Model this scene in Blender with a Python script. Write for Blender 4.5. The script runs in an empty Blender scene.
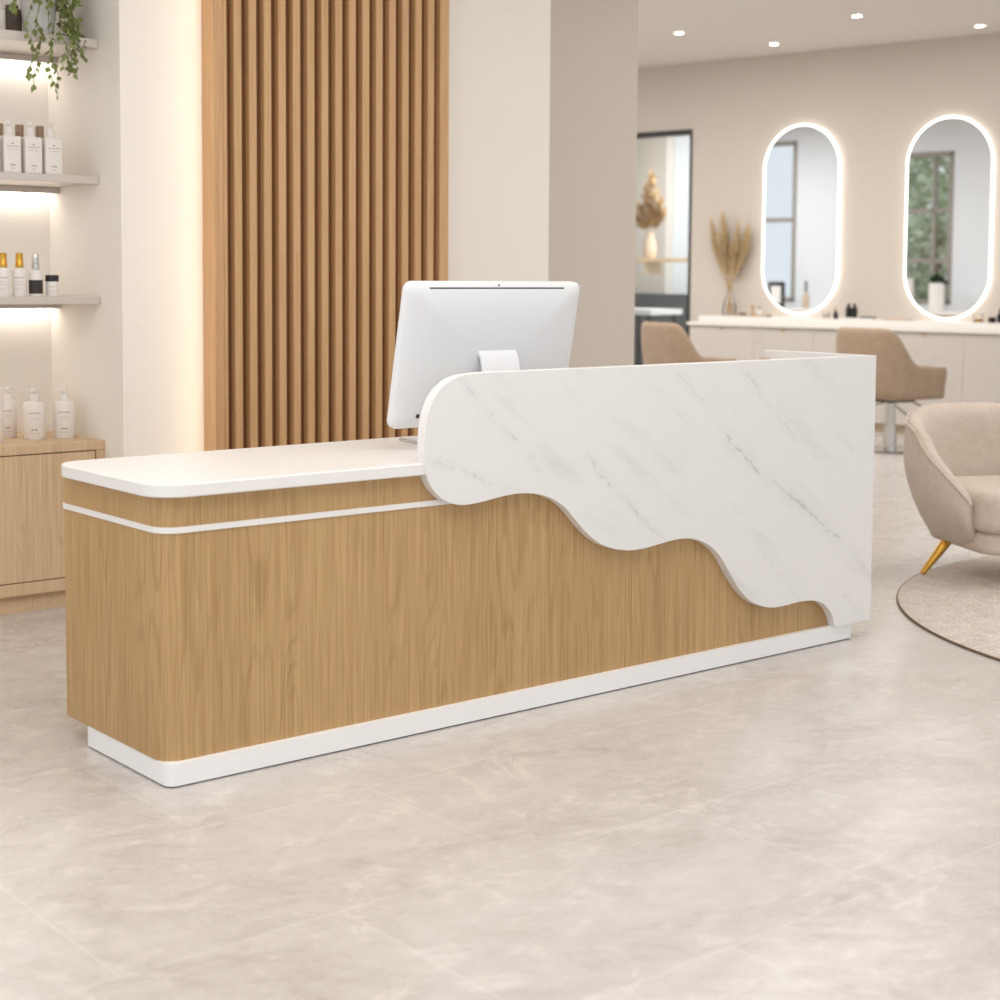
import bpy, bmesh, math, random
from mathutils import Vector, Matrix
random.seed(7)
PI = math.pi
SC = bpy.context.scene
COL = SC.collection

# ------------------------------------------------------------------ mesh helpers
def new_bm(): return bmesh.new()

def bx(bm, x0, x1, y0, y1, z0, z1, M=None):
    co = [(x0,y0,z0),(x1,y0,z0),(x1,y1,z0),(x0,y1,z0),(x0,y0,z1),(x1,y0,z1),(x1,y1,z1),(x0,y1,z1)]
    vs = [bm.verts.new(M @ Vector(c) if M else c) for c in co]
    for f in ((0,3,2,1),(4,5,6,7),(0,1,5,4),(1,2,6,5),(2,3,7,6),(3,0,4,7)):
        bm.faces.new([vs[i] for i in f])
    return vs

def prism_z(bm, pts, z0, z1):
    a = [bm.verts.new((p[0],p[1],z0)) for p in pts]
    b = [bm.verts.new((p[0],p[1],z1)) for p in pts]
    n = len(pts)
    bm.faces.new(list(reversed(a))); bm.faces.new(b)
    for i in range(n):
        j = (i+1) % n
        bm.faces.new((a[i],a[j],b[j],b[i]))

def prism_y(bm, pts, y0, y1):
    """outline in x,z extruded along y"""
    a = [bm.verts.new((p[0],y0,p[1])) for p in pts]
    b = [bm.verts.new((p[0],y1,p[1])) for p in pts]
    n = len(pts)
    bm.faces.new(a); bm.faces.new(list(reversed(b)))
    for i in range(n):
        j = (i+1) % n
        bm.faces.new((a[j],a[i],b[i],b[j]))

def lathe(bm, prof, seg=24, cx=0, cy=0, z=0, cap=True):
    rings = []
    for r, h in prof:
        rings.append([bm.verts.new((cx+r*math.cos(2*PI*k/seg), cy+r*math.sin(2*PI*k/seg), z+h)) for k in range(seg)])
    for a, b in zip(rings, rings[1:]):
        for k in range(seg):
            j = (k+1) % seg
            bm.faces.new((a[k],a[j],b[j],b[k]))
    if cap:
        bm.faces.new(list(reversed(rings[0]))); bm.faces.new(rings[-1])

def tube(bm, pts, rad, seg=10):
    pts = [Vector(p) for p in pts]
    if not hasattr(rad, '__len__'): rad = [rad]*len(pts)
    rings = []
    up = Vector((0,0,1))
    for i, p in enumerate(pts):
        t = (pts[min(i+1,len(pts)-1)] - pts[max(i-1,0)]).normalized()
        ref = up if abs(t.dot(up)) < .95 else Vector((1,0,0))
        u = t.cross(ref).normalized(); v = t.cross(u).normalized()
        rings.append([bm.verts.new(p + rad[i]*(math.cos(2*PI*k/seg)*u + math.sin(2*PI*k/seg)*v)) for k in range(seg)])
    for a, b in zip(rings, rings[1:]):
        for k in range(seg):
            j = (k+1) % seg
            bm.faces.new((a[k],a[j],b[j],b[k]))
    bm.faces.new(list(reversed(rings[0]))); bm.faces.new(rings[-1])

def obj(name, bm, mat, parent=None, bevel=0, seg=3, smooth=False, subd=0, angle=35):
    bmesh.ops.recalc_face_normals(bm, faces=bm.faces)
    me = bpy.data.meshes.new(name); bm.to_mesh(me); bm.free()
    o = bpy.data.objects.new(name, me); COL.objects.link(o)
    for m in (mat if isinstance(mat, (list, tuple)) else [mat]): me.materials.append(m)
    if bevel:
        b = o.modifiers.new('bevel', 'BEVEL'); b.width = bevel; b.segments = seg
        b.limit_method = 'ANGLE'; b.angle_limit = math.radians(40)
    if subd:
        s = o.modifiers.new('sub', 'SUBSURF'); s.levels = subd; s.render_levels = subd
    if smooth or bevel or subd:
        for p in me.polygons: p.use_smooth = True
        if not subd:
            try: me.set_sharp_from_angle(angle=math.radians(angle))
            except Exception: pass
    if parent: o.parent = parent
    return o

def thing(name, label, cat, loc=(0,0,0), rz=0, group=None):
    o = bpy.data.objects.new(name, None); COL.objects.link(o)
    o.empty_display_size = .1
    o.location = loc; o.rotation_euler = (0,0,rz)
    o['label'] = label; o['category'] = cat
    if group: o['group'] = group
    return o

def tag(o, label, cat, group=None):
    o['label'] = label; o['category'] = cat
    if group: o['group'] = group
    return o

def struct(name, bm, mat, parent=None, **k):
    o = obj(name, bm, mat, parent, **k)
    if not parent: o['kind'] = 'structure'
    return o

def dup(root, loc, rz, label, group=None):
    r = root.copy(); COL.objects.link(r); r.location = loc; r.rotation_euler = (0,0,rz)
    r['label'] = label
    if group: r['group'] = group
    for ch in list(root.children):
        c = ch.copy(); COL.objects.link(c); c.parent = r
        for g in list(ch.children):
            d = g.copy(); COL.objects.link(d); d.parent = c
    return r

# ------------------------------------------------------------------ materials
def srgb(r, g, b):
    f = lambda c: (c/255/12.92) if c/255 <= .04045 else ((c/255+.055)/1.055)**2.4
    return (f(r), f(g), f(b), 1)

class NT:
    def __init__(s, name):
        s.m = bpy.data.materials.new(name); s.m.use_nodes = True
        s.t = s.m.node_tree; s.b = s.t.nodes['Principled BSDF']
    def n(s, typ, **k):
        x = s.t.nodes.new(typ)
        for a, v in k.items(): setattr(x, a, v)
        return x
    def l(s, a, b): s.t.links.new(a, b)
    def val(s, sock, v):
        if hasattr(v, 'is_output') or hasattr(v, 'links'): s.l(v, sock)
        else: sock.default_value = v
    def math(s, op, a, b=0., c=0., clamp=False):
        x = s.n('ShaderNodeMath', operation=op, use_clamp=clamp)
        s.val(x.inputs[0], a); s.val(x.inputs[1], b); s.val(x.inputs[2], c)
        return x.outputs[0]
    def mix(s, f, a, b, mode='MIX'):
        x = s.n('ShaderNodeMix', data_type='RGBA', blend_type=mode)
        s.val(x.inputs[0], f); s.val(x.inputs[6], a); s.val(x.inputs[7], b)
        return x.outputs[2]
    def noise(s, vec, scale, detail=3, rough=.5, dist=0):
        x = s.n('ShaderNodeTexNoise'); s.l(vec, x.inputs['Vector'])
        x.inputs['Scale'].default_value = scale; x.inputs['Detail'].default_value = detail
        x.inputs['Roughness'].default_value = rough; x.inputs['Distortion'].default_value = dist
        return x.outputs['Fac']
    def ramp(s, f, stops):
        x = s.n('ShaderNodeValToRGB'); s.l(f, x.inputs[0])
        e = x.color_ramp.elements
        while len(e) < len(stops): e.new(.5)
        for i, (p, c) in enumerate(stops): e[i].position = p; e[i].color = c
        return x.outputs[0]
    def obj_xyz(s):
        tc = s.n('ShaderNodeTexCoord'); sp = s.n('ShaderNodeSeparateXYZ')
        s.l(tc.outputs['Object'], sp.inputs[0]); return tc.outputs['Object'], sp.outputs
    def vec(s, x, y, z=0.):
        c = s.n('ShaderNodeCombineXYZ')
        for i, v in enumerate((x,y,z)): s.val(c.inputs[i], v)
        return c.outputs[0]
    def sstep(s, v, lo, hi, a=0., b=1.):
        x = s.n('ShaderNodeMapRange', interpolation_type='SMOOTHSTEP')
        s.l(v, x.inputs[0])
        for i, w in enumerate((lo,hi,a,b)): x.inputs[1+i].default_value = w
        return x.outputs[0]
    def bump(s, h, strength=.1, dist=.01):
        x = s.n('ShaderNodeBump'); x.inputs['Strength'].default_value = strength
        x.inputs['Distance'].default_value = dist
        s.l(h, x.inputs['Height']); s.l(x.outputs[0], s.b.inputs['Normal'])

def plain(name, col, rough=.5, metal=0, spec=.5, var=0.04, vscale=6):
    k = NT(name); tc, _ = k.obj_xyz()
    f = k.noise(tc, vscale, 3)
    c2 = tuple(c*(1-var) for c in col[:3]) + (1,)
    k.l(k.mix(f, c2, col), k.b.inputs['Base Color'])
    k.b.inputs['Roughness'].default_value = rough; k.b.inputs['Metallic'].default_value = metal
    k.b.inputs['Specular IOR Level'].default_value = spec
    return k.m

def emit(name, col, st):
    k = NT(name)
    k.b.inputs['Base Color'].default_value = (1,1,1,1)
    k.b.inputs['Emission Color'].default_value = col
    k.b.inputs['Emission Strength'].default_value = st
    return k.m

def wood(name, light, dark, rough=.45, figure=.35, seed=0., ux=1., uy=-1.):
    k = NT(name); tc, xyz = k.obj_xyz()
    u = k.math('ADD', k.math('MULTIPLY', xyz[0], ux), k.math('MULTIPLY_ADD', xyz[1], uy, seed)); z = xyz[2]
    fine = k.noise(k.vec(k.math('MULTIPLY', u, 150), k.math('MULTIPLY', z, 2.6)), 1, 3, .6)
    fib = k.noise(k.vec(k.math('MULTIPLY', u, 38), k.math('MULTIPLY', z, 1.6), 3.), 1, 3, .6)
    big = k.noise(k.vec(k.math('MULTIPLY', u, 5.5), k.math('MULTIPLY', z, .75), 7.), 1, 2, .5)
    rings = k.math('SINE', k.math('MULTIPLY', big, 95))
    rings = k.sstep(rings, .1, 1.)
    msk = k.sstep(k.noise(k.vec(k.math('MULTIPLY', u, 7), k.math('MULTIPLY', z, .3), 11.), 1, 1), .4, .62)
    tone = k.noise(k.vec(k.math('MULTIPLY', u, 3.), k.math('MULTIPLY', z, .2), 2.), 1, 2)
    f = k.math('ADD', k.math('MULTIPLY', fine, .80), k.math('MULTIPLY', fib, .16))
    f = k.math('ADD', f, k.math('MULTIPLY', k.math('MULTIPLY', rings, msk), figure*.55))
    f = k.math('ADD', f, k.math('MULTIPLY', tone, .30))
    fac = k.sstep(f, .36, .98)
    k.l(k.mix(fac, light, dark), k.b.inputs['Base Color'])
    k.b.inputs['Roughness'].default_value = rough
    k.b.inputs['Specular IOR Level'].default_value = .35
    k.bump(f, .08, .002)
    return k.m

def marble(name, base, vein, segs=None):
    k = NT(name); tc, xyz = k.obj_xyz()
    x, z = xyz[0], xyz[2]
    w1 = k.math('MULTIPLY', k.math('SUBTRACT', k.noise(tc, 5, 5, .65), .5), .09)
    w2 = k.math('MULTIPLY', k.math('SUBTRACT', k.noise(tc, 26, 4, .7), .5), .035)
    warp = k.math('ADD', w1, w2)
    brk = k.sstep(k.noise(tc, 16, 4, .7), .38, .66)
    tot = None
    for (ax, az, bx_, bz, wd, st) in (segs or []):
        dx, dz = bx_-ax, bz-az; L = math.hypot(dx, dz); dx /= L; dz /= L
        px_ = k.math('SUBTRACT', x, ax); pz_ = k.math('SUBTRACT', z, az)
        s_ = k.math('ADD', k.math('MULTIPLY', px_, dx), k.math('MULTIPLY', pz_, dz))
        t_ = k.math('ADD', k.math('SUBTRACT', k.math('MULTIPLY', pz_, dx), k.math('MULTIPLY', px_, dz)), warp)
        t_ = k.math('ABSOLUTE', t_)
        core = k.sstep(t_, 0., wd*1.0, .85, 0.)
        halo = k.math('MULTIPLY', k.sstep(t_, 0., wd*8, .26, 0.), k.math('MULTIPLY_ADD', brk, .7, .3))
        m1 = k.sstep(s_, -.05, .06); m2 = k.sstep(s_, L-.06, L+.07, 1., 0.)
        v = k.math('MULTIPLY', k.math('MULTIPLY', m1, m2), k.math('ADD', k.math('MULTIPLY', core, brk), halo))
        v = k.math('MULTIPLY', v, st*.85)
        tot = v if tot is None else k.math('MAXIMUM', tot, v)
    d = k.math('ADD', k.math('MULTIPLY', x, .7), z)      # faint diagonal clouding
    e = k.math('SUBTRACT', z, k.math('MULTIPLY', x, 1.1))
    cl = k.sstep(k.noise(k.vec(k.math('MULTIPLY', d, 6), k.math('MULTIPLY', e, 1.2)), 1, 4, .6), .52, .8, 0., .22)
    tot = cl if tot is None else k.math('MAXIMUM', tot, cl)
    k.l(k.mix(tot, base, vein), k.b.inputs['Base Color'])
    k.b.inputs['Roughness'].default_value = .28
    return k.m

VSEG = [(0.988,1.088,1.318,0.779,.0045,.42),(0.863,0.851,1.198,0.734,.004,.36),(1.508,0.814,1.86,0.515,.0045,.45),
        (1.922,1.096,2.084,0.944,.005,.36),(2.153,0.852,2.845,0.398,.008,.5),(2.278,1.067,2.558,0.799,.004,.42),
        (2.789,0.823,2.974,0.708,.004,.3),(2.32,0.469,2.605,0.196,.004,.22),(2.809,0.209,3.009,0.086,.004,.35),(1.396,1.064,1.457,1.003,.004,.25)]

MAT = {}
MAT['oak'] = wood('oak_veneer', srgb(202,167,119), srgb(162,125,80), figure=.2)
MAT['slat_oak'] = wood('slat_oak', srgb(219,179,134), srgb(190,145,98), figure=.08)
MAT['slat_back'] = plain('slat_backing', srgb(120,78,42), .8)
MAT['cab_oak'] = wood('cabinet_oak', srgb(226,199,165), srgb(198,166,128), figure=.2, seed=3.)
MAT['marble'] = marble('quartz_marble', srgb(236,234,232), srgb(140,137,136), VSEG)
MAT['vanity_stone'] = marble('vanity_stone', srgb(206,198,190), srgb(170,160,152))
MAT['vanity_top'] = plain('vanity_top_white', srgb(240,236,230), .3, var=.02)
MAT['white_lam'] = plain('white_laminate', srgb(240,237,234), .38, var=.01)
MAT['white_plinth'] = plain('white_plinth', srgb(247,246,245), .35, var=.01)
MAT['wall_cream'] = plain('cream_paint', srgb(245,239,231), .75, var=.02, vscale=2, spec=.2)
MAT['wall_taupe'] = plain('taupe_paint', srgb(212,202,191), .8, var=.05, vscale=1.3, spec=.2)
MAT['wall_white'] = plain('cool_white_paint', srgb(226,228,230), .8, var=.03, spec=.2)
MAT['ceiling'] = plain('ceiling_paint', srgb(230,224,218), .85, var=.02, spec=.1)
MAT['shelf'] = plain('shelf_stone', srgb(214,204,196), .3, var=.05, vscale=30)
MAT['monitor'] = plain('monitor_white', srgb(230,231,233), .3, var=.01)
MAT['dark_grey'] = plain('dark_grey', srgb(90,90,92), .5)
MAT['black'] = plain('matte_black', srgb(28,27,27), .45)
MAT['screen'] = plain('screen_glass', srgb(12,12,14), .1)
MAT['alu'] = plain('aluminium', srgb(200,200,200), .3, metal=1)
MAT['chrome'] = plain('chrome', srgb(205,203,200), .18, metal=1)
MAT['gold'] = plain('brass', srgb(206,158,70), .28, metal=1)
MAT['bottle'] = plain('bottle_white', srgb(240,234,228), .35, var=.02)
MAT['pump'] = plain('pump_white', srgb(236,230,224), .3, var=.02)
MAT['print'] = plain('label_print', srgb(178,160,146), .6)
MAT['dropper_dark'] = plain('dark_label', srgb(52,46,42), .5)
MAT['amber'] = plain('brown_bottle', srgb(150,124,98), .3)
MAT['espresso'] = plain('dark_brown_jar', srgb(84,68,58), .5)
MAT['pot'] = plain('grey_ceramic', srgb(214,211,206), .6, var=.12, vscale=14)
MAT['soil'] = plain('soil', srgb(60,46,34), .95)
MAT['leaf'] = plain('ivy_leaf', srgb(146,160,90), .5, var=.5, vscale=35)
MAT['vine'] = plain('vine_stem', srgb(120,120,70), .7)
MAT['rug_edge'] = plain('rug_edge', srgb(120,96,76), .9)
MAT['pampas'] = plain('pampas', srgb(240,214,170), .95, var=.2, vscale=30)
MAT['pampas_stem'] = plain('pampas_stalk', srgb(190,160,112), .8)
MAT['tan'] = plain('tan_tray', srgb(206,184,160), .5)
MAT['porcelain'] = plain('porcelain', srgb(238,234,228), .3, var=.01)
MAT['led'] = emit('led_warm', (1,.90,.76,1), 13)
MAT['led_shelf'] = emit('led_shelf', (1,.93,.84,1), 6)
MAT['led_mirror'] = emit('led_mirror', (1,.97,.93,1), 2.4)
MAT['lamp'] = emit('downlight_lens', (1,.96,.9,1), 12)
MAT['greenery'] = plain('outdoor_foliage', srgb(236,243,214), .9, var=.35, vscale=3)
MAT['frame_grey'] = plain('window_frame_grey', srgb(150,142,134), .6)

def mat_floor():
    k = NT('stone_tile_floor'); tc, xyz = k.obj_xyz()
    a = k.noise(k.vec(k.math('MULTIPLY', xyz[0], .9), k.math('MULTIPLY', xyz[1], 1.6)), 1.1, 6, .62, .6)
    b = k.noise(k.vec(k.math('MULTIPLY', xyz[0], 1.), k.math('MULTIPLY', xyz[1], 1.5), 4.), 4.2, 6, .68, 1.2)
    c = k.noise(k.vec(k.math('ADD', k.math('MULTIPLY', xyz[0], .8), k.math('MULTIPLY', xyz[1], -.9)), k.math('ADD', k.math('MULTIPLY', xyz[0], 2.), k.math('MULTIPLY', xyz[1], 2.2))), 11, 5, .68, .8)
    f = k.math('ADD', k.math('MULTIPLY', a, .42), k.math('ADD', k.math('MULTIPLY', b, .33), k.math('MULTIPLY', c, .25)))
    base = k.ramp(f, [(.32, srgb(175,165,157)), (.44, srgb(198,191,185)), (.56, srgb(210,205,200)), (.70, srgb(221,218,215))])
    # soft pale veins
    v = k.math('ABSOLUTE', k.math('SUBTRACT', k.noise(tc, 2.1, 6, .66, 1.0), .5))
    vein = k.math('MULTIPLY', k.sstep(v, .0, .03, .5, 0.), k.sstep(b, .42, .62))
    base = k.mix(vein, base, srgb(232,223,214))
    br = k.n('ShaderNodeTexBrick'); br.offset = .5
    k.l(k.vec(k.math('ADD', xyz[0], .09), k.math('ADD', xyz[1], 1.0)), br.inputs['Vector'])
    br.inputs['Scale'].default_value = 1; br.inputs['Brick Width'].default_value = 1.06
    br.inputs['Row Height'].default_value = .663; br.inputs['Mortar Size'].default_value = .0035
    br.inputs['Mortar Smooth'].default_value = .4
    br.inputs['Color1'].default_value = (.95,.95,.95,1); br.inputs['Color2'].default_value = (1,1,1,1)
    br.inputs['Mortar'].default_value = (1,1,1,1)
    base = k.mix(1., base, br.outputs['Color'], 'MULTIPLY')
    base = k.mix(k.math('MULTIPLY', br.outputs['Fac'], .28), base, srgb(232,228,224))
    k.l(base, k.b.inputs['Base Color'])
    k.l(k.sstep(f, .35, .7, .30, .2), k.b.inputs['Roughness'])
    k.b.inputs['Specular IOR Level'].default_value = .5
    k.bump(k.math('MULTIPLY', k.noise(tc, 9, 4, .6), 1.), .03, .004)
    return k.m
MAT['floor'] = mat_floor()

def mat_fabric(name, c1, c2, scale=160, bump=.25):
    k = NT(name); tc, xyz = k.obj_xyz()
    a = k.noise(tc, scale, 3, .7); b = k.noise(tc, 14, 3, .6)
    f = k.math('ADD', k.math('MULTIPLY', a, .7), k.math('MULTIPLY', b, .3))
    k.l(k.mix(k.sstep(f, .35, .65), c1, c2), k.b.inputs['Base Color'])
    k.b.inputs['Roughness'].default_value = .92; k.b.inputs['Specular IOR Level'].default_value = .15
    k.b.inputs['Sheen Weight'].default_value = .15
    k.bump(a, bump, .003)
    return k.m
MAT['boucle'] = mat_fabric('cream_upholstery', srgb(200,183,168), srgb(217,203,190))
MAT['salon_fabric'] = mat_fabric('taupe_upholstery', srgb(158,135,113), srgb(178,155,132), 120)
MAT['rug'] = mat_fabric('woven_rug', srgb(186,174,162), srgb(226,216,206), 75, .6)

def mat_glass(name, col, ior=1.45, rough=.02):
    k = NT(name)
    tr = k.n('ShaderNodeBsdfTransparent'); tr.inputs[0].default_value = col
    gl = k.n('ShaderNodeBsdfGlossy'); gl.inputs['Roughness'].default_value = rough
    fr = k.n('ShaderNodeFresnel'); fr.inputs[0].default_value = ior
    mx = k.n('ShaderNodeMixShader'); k.l(fr.outputs[0], mx.inputs[0]); k.l(tr.outputs[0], mx.inputs[1]); k.l(gl.outputs[0], mx.inputs[2])
    k.l(mx.outputs[0], k.t.nodes['Material Output'].inputs[0])
    return k.m
MAT['glass'] = mat_glass('clear_glass', (.93,.95,.96,1))
MAT['vase_glass'] = mat_glass('vase_glass', (.985,.983,.98,1), 1.12)
MAT['serum'] = mat_glass('frosted_clear', (.86,.84,.82,1), rough=.2)
def mat_mirror():
    k = NT('mirror_silver'); k.b.inputs['Metallic'].default_value = 1
    k.b.inputs['Base Color'].default_value = (.90,.915,.93,1); k.b.inputs['Roughness'].default_value = .02
    return k.m
MAT['mirror'] = mat_mirror()

# ------------------------------------------------------------------ frames of reference
CAM = Vector((-2.0043, -3.855, 1.4))
S = Vector((-.1570, .9876, 0)); N = Vector((-.9876, -.1570, 0))
WL = Vector((10.308, 5.020, 0))
ANG = math.atan2(S.y, S.x)
def sal(s, n, z=0): return WL + S*s + N*n + Vector((0,0,z))
SALM = Matrix.Translation(WL) @ Matrix.Rotation(ANG, 4, 'Z')
CEIL = 3.56
def salon_struct(name, bm, mat, **k):
    o = struct(name, bm, mat, **k); o.matrix_world = SALM; return o

# ------------------------------------------------------------------ room shell
b = new_bm(); bx(b, -6, 14, -9, 14, -.1, 0); struct('floor', b, MAT['floor'])
b = new_bm(); prism_z(b, [(-3.6,-6.5),(13,-6.5),(13,3), tuple(sal(8.2,-3.4))[:2], tuple(sal(8.2,6.44))[:2], tuple(sal(-1.15,6.44))[:2], (3.9,3.05), (-3.6,3.05)], CEIL, CEIL+.1); struct('ceiling', b, MAT['ceiling'])
b = new_bm(); bx(b, .972, 3.302, 2.2, 3.05, 0, CEIL); struct('wall_back', b, MAT['wall_cream'])
b = new_bm(); bx(b, -3.2, .972, 2.9, 3.05, 0, CEIL); struct('wall_niche', b, MAT['wall_cream'])
# taupe pier behind the cream wall; its far face turns with the salon
PX = 4.448
b = new_bm(); prism_z(b, [(3.302,2.75),(PX,2.75),(PX+.0,2.9),(3.302,2.95)], 0, CEIL); struct('wall_pier', b, MAT['wall_taupe'])
# salon left wall (faces the mirrors) with two tall windows
WIN = [(2.6, 4.0, 1.05, 3.05), (4.95, 6.35, 1.05, 3.3)]
n0, n1 = 6.12, 6.42
b = new_bm()
s_edges = [-1.2, 2.6, 4.0, 4.95, 6.35, 8.2]
for i, (a, c) in enumerate(zip(s_edges, s_edges[1:])):
    w = [q for q in WIN if q[0] == a]
    if w:
        bx(b, a, c, n0, n1, 0, w[0][2]); bx(b, a, c, n0, n1, w[0][3], CEIL)
    else: bx(b, a, c, n0, n1, 0, CEIL)
salon_struct('wall_left', b, MAT['wall_white'])
b = new_bm(); bx(b, 8.0, 8.2, -3.3, n0, 0, CEIL); salon_struct('wall_far', b, MAT['wall_taupe'])
# salon mirror wall with the doorway opening
b = new_bm()
bx(b, -4.5, 2.545, -.15, 0, 0, CEIL); bx(b, 2.545, 3.75, -.15, 0, 2.89, CEIL); bx(b, 3.75, 8.0, -.15, 0, 0, CEIL)
salon_struct('wall_right', b, MAT['wall_taupe'])
for i, (a, c, z0, z1) in enumerate(WIN):
    b = new_bm()
    f = .06
    bx(b, a, a+f, n0-.012, n0+.07, z0, z1); bx(b, c-f, c, n0-.012, n0+.07, z0, z1)
    bx(b, a, c, n0-.012, n0+.07, z0, z0+f); bx(b, a, c, n0-.012, n0+.07, z1-f, z1)
    for zz in (2.28, 1.62) if i == 0 else (2.2,):
        bx(b, a+f, c-f, n0+.0, n0+.06, zz-.03, zz+.03)
    mid = a+.27 if i == 0 else (a+c)/2
    bx(b, mid-.025, mid+.025, n0+.0, n0+.06, z0+f, z1-f)
    w = salon_struct('window_%d' % (i+1), b, MAT['frame_grey'], bevel=.004)
    g = new_bm(); bx(g, a+f, c-f, n0+.027, n0+.033, z0+f, z1-f)
    gp = struct('window_pane', g, MAT['glass'], w)
# doorway: black frame, glass, room behind
b = new_bm()
bx(b, 2.545, 2.568, -.16, .015, 0, 2.89); bx(b, 3.71, 3.75, -.16, .015, 0, 2.89); bx(b, 2.568, 3.71, -.16, .015, 2.845, 2.89)
d = salon_struct('door_1', b, MAT['black'], bevel=.003)
g = new_bm(); bx(g, 2.568, 3.71, -.08, -.074, 0, 2.845); struct('door_glass', g, MAT['glass'], d)
b = new_bm()
bx(b, 2.0, 7.9, -3.3, -3.15, 0, CEIL)
salon_struct('wall_doorway', b, MAT['wall_white'])
b = new_bm(); bx(b, 2.0, 2.1, -3.15, -.15, 0, CEIL); salon_struct('wall_doorside', b, MAT['wall_white'])
b = new_bm(); bx(b, 4.99, 6.4, -3.14, -2.98, 0, CEIL); salon_struct('wall_partition', b, MAT['wall_taupe'])

# ------------------------------------------------------------------ reception desk
def rounded(x0, y0, x1, y1, r00=0, r10=0, r11=0, r01=0, n=10):
    pts = []
    for cx, cy, r, a0 in ((x0,y0,r00,PI),(x1,y0,r10,1.5*PI),(x1,y1,r11,0),(x0,y1,r01,.5*PI)):
        sx = 1 if cx == x0 else -1; sy = 1 if cy == y0 else -1
        if r == 0: pts.append((cx,cy)); continue
        for i in range(n+1):
            t = a0 + .5*PI*i/n
            pts.append((cx+sx*r+r*math.cos(t), cy+sy*r+r*math.sin(t)))
    return pts
HP, HS, HCB, HCT, HM = .0667, .6954, .7955, .8322, 1.0994
desk = thing('reception_desk', 'long oak reception desk with white top and wavy white marble front panel', 'reception desk')
b = new_bm(); prism_z(b, rounded(0, 0, 2.95, .626, .058, .005, .005, .012), HP, HCB)
obj('desk_body', b, MAT['oak'], desk, smooth=True, angle=30)
b = new_bm(); prism_z(b, rounded(.003, -.02, 2.933, .484, .03, .004, .004, .004), .0046, HP)
obj('plinth', b, MAT['white_plinth'], desk, smooth=True, angle=30)
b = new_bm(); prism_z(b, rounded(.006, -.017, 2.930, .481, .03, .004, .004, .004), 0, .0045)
obj('plinth_shadow_strip', b, MAT['dark_grey'], desk, smooth=True, angle=30)  # dark strip standing in for the contact shadow line under the plinth
b = new_bm(); prism_z(b, rounded(-.004, -.004, 1.10, .630, .062, .004, .004, .014), HS, HS+.0165)
obj('trim_strip', b, MAT['white_lam'], desk, smooth=True, angle=30)
b = new_bm(); prism_z(b, rounded(-.0275, -.0288, 2.99, .652, .1, .004, .004, .10), HCB, HCT)
obj('countertop', b, MAT['white_lam'], desk, bevel=.0035, seg=2, angle=30)
OUT = [(1.006,1.0955),(0.965,1.087),(0.934,1.073),(0.896,1.043),(0.867,0.993),(0.854,0.929),(0.852,0.867),(0.856,0.816),(0.871,0.768),(0.904,0.729),(0.943,0.705),(0.996,0.692),(1.049,0.693),(1.117,0.701),(1.17,0.708),(1.231,0.711),(1.298,0.704),(1.358,0.687),(1.418,0.654),(1.462,0.611),(1.507,0.565),(1.562,0.522),(1.626,0.493),(1.7,0.477),(1.775,0.474),(1.861,0.484),(1.939,0.492),(2.008,0.489),(2.069,0.473),(2.131,0.440),(2.174,0.400),(2.217,0.339),(2.261,0.284),(2.304,0.243),(2.359,0.209),(2.436,0.187),(2.514,0.184),(2.594,0.190),(2.674,0.187),(2.733,0.171),(2.782,0.135),(2.807,0.093),(2.816,0.064)]
def chaikin(p, n=2):
    for _ in range(n):
        q = [p[0]]
        for a, c in zip(p, p[1:]):
            q += [(.75*a[0]+.25*c[0], .75*a[1]+.25*c[1]), (.25*a[0]+.75*c[0], .25*a[1]+.75*c[1])]
        p = q + [p[-1]]
    return p
curve = chaikin([(1.07, HM)] + OUT)
b = new_bm(); prism_y(b, curve + [(3.031, .064), (3.031, HM)], -.0361, 0)
obj('marble_panel', b, MAT['marble'], desk, bevel=.002, seg=2, angle=25)
b = new_bm(); bx(b, 2.994, 3.031, .0005, .50, .064, HM)
obj('side_panel', b, MAT['marble'], desk, bevel=.002, seg=2)
b = new_bm(); bx(b, 2.965, 2.9935, .46, .50, HCT, HM-.034)
obj('inner_post', b, MAT['oak'], desk, bevel=.002)

# ------------------------------------------------------------------ computer monitor and keyboard
mon = thing('computer_monitor', 'white all-in-one computer seen from behind on the reception desk', 'computer', (1.332, .24, HCT))
TILT = math.atan2(.092, .465)
# local frame: x along desk, tilted panel
Mt = Matrix.Translation((0, -.04, .543)) @ Matrix.Rotation(TILT, 4, 'X')   # origin top centre; -z runs down the panel
hw, hh = .371, .483
def rrect(w0, w1, h0, h1, r, n=6):
    return rounded(w0, h0, w1, h1, r, r, r, r, n)
b = new_bm()
rings = []
for ins, yy in ((.014,.03),(.0,.022),(.0,.006),(.008,-.002),(.04,-.012),(.12,-.024),(.24,-.032)):
    pts = rrect(-hw+ins, hw-ins, -hh+ins*.8, -ins*.8, max(.03-ins*.2,.012))
    rings.append([b.verts.new(Mt @ Vector((p[0], yy, p[1]))) for p in pts])
for a, c in zip(rings, rings[1:]):
    for k in range(len(a)):
        j = (k+1) % len(a); b.faces.new((a[k],a[j],c[j],c[k]))
b.faces.new(rings[0]); b.faces.new(list(reversed(rings[-1])))
obj('back_housing', b, MAT['monitor'], mon, smooth=True, angle=50)
b = new_bm(); bx(b, -hw+.03, hw-.03, .0302, .0325, -hh+.05, -.03, Mt); obj('screen', b, MAT['screen'], mon)
b = new_bm(); bx(b, -.285, .285, -.0075, -.002, -.021, -.0155, Mt); obj('vent_slot', b, MAT['dark_grey'], mon)
b = new_bm(); bx(b, -.003, .003, -.005, -.002, -.011, -.006, Mt); obj('microphone_hole', b, MAT['dark_grey'], mon)
b = new_bm(); bx(b, -.283, -.272, -.017, -.008, -.444, -.432, Mt); obj('port', b, MAT['black'], mon)
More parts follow.
